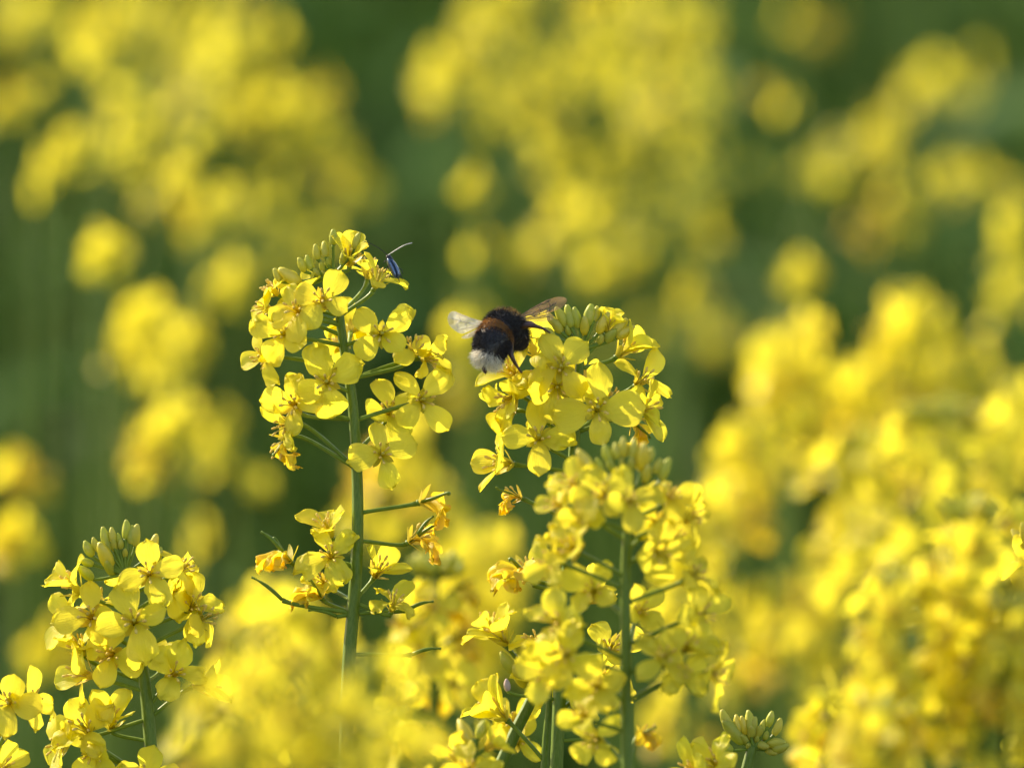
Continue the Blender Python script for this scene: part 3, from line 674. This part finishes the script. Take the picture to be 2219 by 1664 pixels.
body = link('body', g.mesh('body', [SK, solid('tail_skin', (.22,.19,.17,1), (.34,.30,.26,1), rough=.7), FO]), bee)
rf = random.Random(8)
fur = [Geo(), Geo(), Geo(), Geo()]     # black, orange, white, golden
nsp = len(sp)
for k in range(22000):
    fi = rf.uniform(0, nsp - 10); i = int(fi); t = fi - i
    c = sp[i].lerp(sp[i+1], t); rr_ = rads[i]*(1-t) + rads[i+1]*t
    if rf.random() > rr_/(4.9*MM*.88): continue
    ax = (sp[i+1] - sp[max(0, i-1)]).normalized()
    a = Vector((1,0,0)); a = (a - ax*a.dot(ax)).normalized(); b_ = ax.cross(a); th = rf.uniform(0, 6.283)
    nrm = a*math.cos(th) + b_*math.sin(th)
    p = c + nrm*rr_*.97
    s_ = fi/4.0       # index along spine
    wob = rf.uniform(-.22, .22)
    if s_ + wob < 2.3: kind = 2 if rf.random() > .07 else 0
    elif s_ + wob < 4.25: kind = 0
    elif s_ + wob < 5.55: kind = 1 if rf.random() > .22 else 0
    else: kind = 0
    dorsal = nrm.dot(UP)
    if s_ > 7.2 and s_ < 9.5 and dorsal > .55 and rf.random() < .6: kind = 3
    L_ = {0: 1.15, 1: 1.2, 2: 2.0, 3: 1.2}[kind] * MM * rf.uniform(.5, 1.45)
    lean = -ax*(.85 if s_ < 6 else .35)
    dv = (nrm + lean + Vector((rf.gauss(0,.22), rf.gauss(0,.22), rf.gauss(0,.22)))).normalized()
    sd_ = dv.cross(Vector((rf.gauss(0,1), rf.gauss(0,1), rf.gauss(0,1)))).normalized() * (.055*MM if kind != 2 else .045*MM)
    mid = p + dv*L_*.55; tip = p + (dv - ax*.18).normalized()*L_
    fur[kind].add([p - sd_, p + sd_, mid + sd_*.7, tip, mid - sd_*.7], [(0,1,2,3,4)], 0)
for gg, nm, mt, lb in zip(fur, ('black_fur', 'orange_band', 'white_tail', 'golden_fur'), (FB, FO, FW, FG), (None,)*4):
    link(nm, gg.mesh(nm, [mt], smooth=False), bee, kind='stuff')
# a second fur coat low on the flank: fluffy underside of the thorax
g = Geo()
for k in range(3000):
    i = rf.randint(28, 42); c = sp[i]; ang = rf.uniform(-2.3, .6)
    nrm = (RT*math.cos(ang) + UP*math.sin(ang) - FWD*rf.uniform(-.2, .7)).normalized()
    p = c + nrm*rads[i]*.8; dv = (nrm + Vector((0, 0, -.4)) + Vector((rf.gauss(0,.25),)*3)*.5).normalized()
    sd_ = dv.cross(FWD).normalized()*.05*MM; L_ = rf.uniform(1.2, 2.6)*MM
    g.add([p - sd_, p + sd_, p + dv*L_], [(0,1,2)], 0)
link('belly_fur', g.mesh('belly_fur', [FB], smooth=False), bee, kind='stuff')
# legs
def leg(pts, rad):
    g = Geo(); ps = smooth_path([bv((x-1075)*PX/MM, (735-y)*PX/MM, z) for x, y, z in pts], 4)
    rs = []
    for i in range(len(pts)-1):
        for k in range(4): rs.append((rad[i]*(1-k/4)+rad[i+1]*k/4)*MM)
    rs.append(rad[-1]*MM); g.tube(ps, rs, 8, 0)
    for i in range(2, len(ps)-1):       # bristles on the leg
        for k in range(7):
            dv = Vector((rf.gauss(0,1), rf.gauss(0,1), rf.gauss(0,1))).normalized(); p = ps[i].lerp(ps[i+1], rf.random())
            s2 = dv.cross(FWD).normalized()*.03*MM; g.add([p - s2, p + s2, p + dv*(rs[i] + .35*MM)], [(0,1,2)])
    link('leg', g.mesh('leg', [LG]), bee)
leg([(1118,712,-3),(1140,705,-2),(1160,707,-1),(1178,713,-1),(1192,722,-1)], [.9,.8,.55,.35,.2])
leg([(1108,735,-1),(1106,758,1),(1110,775,1.5),(1120,793,1),(1131,808,1)], [.9,.75,.6,.35,.2])
leg([(1055,780,2),(1050,792,2.5),(1051,803,3),(1053,809,3)], [.7,.75,.6,.2])
leg([(1072,770,0),(1068,783,.5),(1071,790,1)], [.6,.6,.3])
leg([(1128,715,-4),(1137,728,-4),(1141,735,-4)], [.4,.25,.15])
leg([(1120,700,-6),(1150,700,-9),(1170,712,-9)], [.7,.5,.2])
# antennae on the head, mostly hidden
for sx in (-1, 1):
    g = Geo(); h = bv(6.6, -.6, -10.6)
    g.tube([h, h + bv(.8*sx+.8, 1.2, -1.2), h + bv(1.6*sx+2.2, .8, -3)], [.18*MM,.15*MM,.12*MM], 6); link('antenna', g.mesh('antenna', [SK]), bee)
# wings: a thin film with raised veins
def wing_mat(name, colr, alpha, rough, gloss=.35):
    m, n_, out = newmat(name); L = n_.links.new; N = n_.nodes.new
    tc = N('ShaderNodeTexCoord'); nz = N('ShaderNodeTexNoise'); nz.inputs['Scale'].default_value = 420; nz.inputs['Detail'].default_value = 3; nz.inputs['Distortion'].default_value = 1.5
    L(tc.outputs['Object'], nz.inputs[0]); bp = N('ShaderNodeBump'); bp.inputs['Strength'].default_value = .8; bp.inputs['Distance'].default_value = .0006; L(nz.outputs[0], bp.inputs['Height'])
    tr = N('ShaderNodeBsdfTransparent'); gl = N('ShaderNodeBsdfGlossy'); gl.inputs['Roughness'].default_value = rough
    df = N('ShaderNodeBsdfTranslucent'); df.inputs[0].default_value = colr; d2 = N('ShaderNodeBsdfDiffuse'); d2.inputs[0].default_value = colr
    L(bp.outputs[0], gl.inputs['Normal']); L(bp.outputs[0], d2.inputs['Normal'])
    a = N('ShaderNodeMixShader'); a.inputs[0].default_value = .5; L(df.outputs[0], a.inputs[1]); L(d2.outputs[0], a.inputs[2])
    b = N('ShaderNodeMixShader'); b.inputs[0].default_value = gloss; L(a.outputs[0], b.inputs[1]); L(gl.outputs[0], b.inputs[2])
    c = N('ShaderNodeMixShader'); c.inputs[0].default_value = alpha; L(tr.outputs[0], c.inputs[1]); L(b.outputs[0], c.inputs[2])
    L(c.outputs[0], out.inputs[0]); return m
WL = wing_mat('wing_film_pale', (.75,.70,.62,1), .62, .35); WR = wing_mat('wing_film_brown', (.30,.18,.08,1), .55, .4, .08)
VN = solid('wing_vein', (.55,.48,.38,1), (.7,.62,.5,1), rough=.3); VD = solid('wing_vein_dark', (.10,.05,.03,1), (.16,.08,.04,1), rough=.4)
def wing(outline, root, zroot, ztip, mat, vmat, veins, wrinkle, seed):
    """outline: source pixels round the blade; the film is a fan of rings from the root outward"""
    off = seed*3.7
    def pt(x, y):
        dx = ((x-root[0])**2 + (y-root[1])**2)**.5 / 110
        z = zroot + (ztip-zroot)*dx + wrinkle*noise.noise(Vector((x*.05, y*.05, off)))
        return bv((x-1075)*PX/MM, (735-y)*PX/MM, z)
    n = len(outline); K = 9; g = Geo(); vs = [pt(*root)]
    for k in range(1, K+1):
        for x, y in outline: t = k/K; vs.append(pt(root[0]+(x-root[0])*t, root[1]+(y-root[1])*t))
    fs = [(0, 1+j, 1+(j+1)) for j in range(n-1)]
    for k in range(K-1):
        for j in range(n-1): a = 1+k*n+j; fs.append((a, a+n, a+n+1, a+1))
    g.add(vs, fs); w = link('wing', g.mesh('wing', [mat]), bee)
    g = Geo()
    for vv in veins:
        ps = [pt(*q) for q in vv]; ps = smooth_path(ps, 4); g.tube(ps, [.10*MM]*len(ps), 5)
    link('vein', g.mesh('vein', [vmat]), w)
def rounded(pts):
    q = smooth_path([Vector((x, y, 0)) for x, y in pts], 4); return [(p.x, p.y) for p in q]
wing(rounded([(1050,697),(1030,693),(1005,685),(988,676),(977,677),(971,688),(973,702),(982,713),(996,722),(1008,722),(1025,712),(1050,706)]), (1052,702), 0, 6, WL, VN,
     [[(1052,699),(1020,690),(986,678)],[(1052,702),(1015,700),(978,690)],[(1052,703),(1020,710),(990,716)],[(1015,692),(1008,700),(1012,708)],[(995,684),(998,694),(990,702),(994,712)]], 2.2, 1)
wing(rounded([(1050,706),(1030,715),(1012,724),(1000,731),(1008,734),(1025,730),(1042,722),(1052,711)]), (1052,708), 0, 4, WL, VN, [[(1052,708),(1030,719),(1008,731)],[(1040,714),(1030,724),(1018,731)]], 2.0, 2)
wing(rounded([(1118,692),(1140,676),(1165,660),(1190,648),(1210,643),(1224,645),(1228,653),(1220,664),(1200,674),(1175,684),(1150,690),(1120,694)]), (1116,693), -3, -9, WR, VD,
     [[(1118,692),(1150,670),(1190,650)],[(1118,693),(1160,676),(1205,656)],[(1118,693),(1160,684),(1195,672)],[(1165,662),(1170,672),(1168,682)],[(1188,653),(1192,664),(1188,675)]], 1.2, 3)
wing(rounded([(1120,694),(1145,690),(1170,688),(1192,680),(1200,686),(1190,696),(1165,698),(1140,697),(1120,696)]), (1116,694), -2, -5, WR, VD, [[(1118,694),(1150,692),(1190,686)]], 1.0, 4)

# ------------------------------------------------------------------ small blue moth on the tall plant
mo = bpy.data.objects.new('longhorn_moth', None); col.objects.link(mo); mc = P(852, 582, -.006); mo.location = mc
tag(mo, 'tiny moth with metallic blue folded wings and long antennae on a top petal', 'moth')
BW = solid('moth_wing_blue', (.05,.085,.15,1), (.16,.22,.34,1), rough=.28, metallic=.7, nscale=2500); BK = solid('moth_black', (.015,.013,.018,1), (.03,.025,.03,1), rough=.5)
def mp(x, y, z=0): return P(x, y, -.006 - z*MM) - mc
def slab(pts_a, pts_b, bulge, mat, name):
    g = Geo(); n = len(pts_a); nv = 4
    for i in range(n):
        a = mp(*pts_a[i]); b_ = mp(*pts_b[i])
        for j in range(nv+1):
            t = j/nv; g.v.append(tuple(a.lerp(b_, t) - FWD*(bulge*math.sin(math.pi*t)*MM)))
    for i in range(n-1):
        for j in range(nv): a = i*(nv+1)+j; g.f.append((a, a+1, a+nv+2, a+nv+1)); g.m.append(0)
    me = g.mesh(name, [mat]); o = link(name, me, mo)
    md = o.modifiers.new('thickness', 'SOLIDIFY'); md.thickness = .00012
slab([(839,560),(839,570),(844,582),(850,594),(856,603)], [(846,561),(850,568),(856,580),(860,592),(860,603)], 1.0, BW, 'wing')
slab([(845,561),(849,568),(855,580),(859,592),(860,602)], [(850,563),(857,570),(864,582),(868,594),(864,604)], .8, BW, 'wing')
g = Geo(); g.tube([mp(838,553,0), mp(841,556,0), mp(846,564,-.2), mp(854,582,-.3), mp(862,600,-.2)], [.3*MM,.65*MM,.8*MM,.8*MM,.3*MM], 9); link('body', g.mesh('body', [BK]), mo)
AT = solid('antenna_pale', (.5,.5,.5,1), (.75,.75,.72,1), rough=.4)
g = Geo(); g.tube(smooth_path([mp(839,554,.2), mp(832,546,1), mp(818,536,2), mp(800,527,3), mp(788,523,3)], 4), [.10*MM]*17, 5); link('antenna', g.mesh('antenna', [BK]), mo)
g = Geo(); g.tube(smooth_path([mp(840,554,.2), mp(850,547,1), mp(868,536,2), mp(880,530,2.5), mp(893,527,3)], 4), [.09*MM]*17, 5); link('antenna', g.mesh('antenna', [AT]), mo)
for q in (((846,572),(838,580),(836,590)), ((852,585),(846,594),(843,604)), ((862,590),(869,596),(872,606)), ((864,580),(871,585),(873,594)), ((842,562),(834,566),(830,572)), ((858,598),(864,606),(866,612))):
    g = Geo(); g.tube([mp(*p, -.2) for p in q], [.13*MM,.11*MM,.08*MM], 5); link('leg', g.mesh('leg', [BK]), mo)
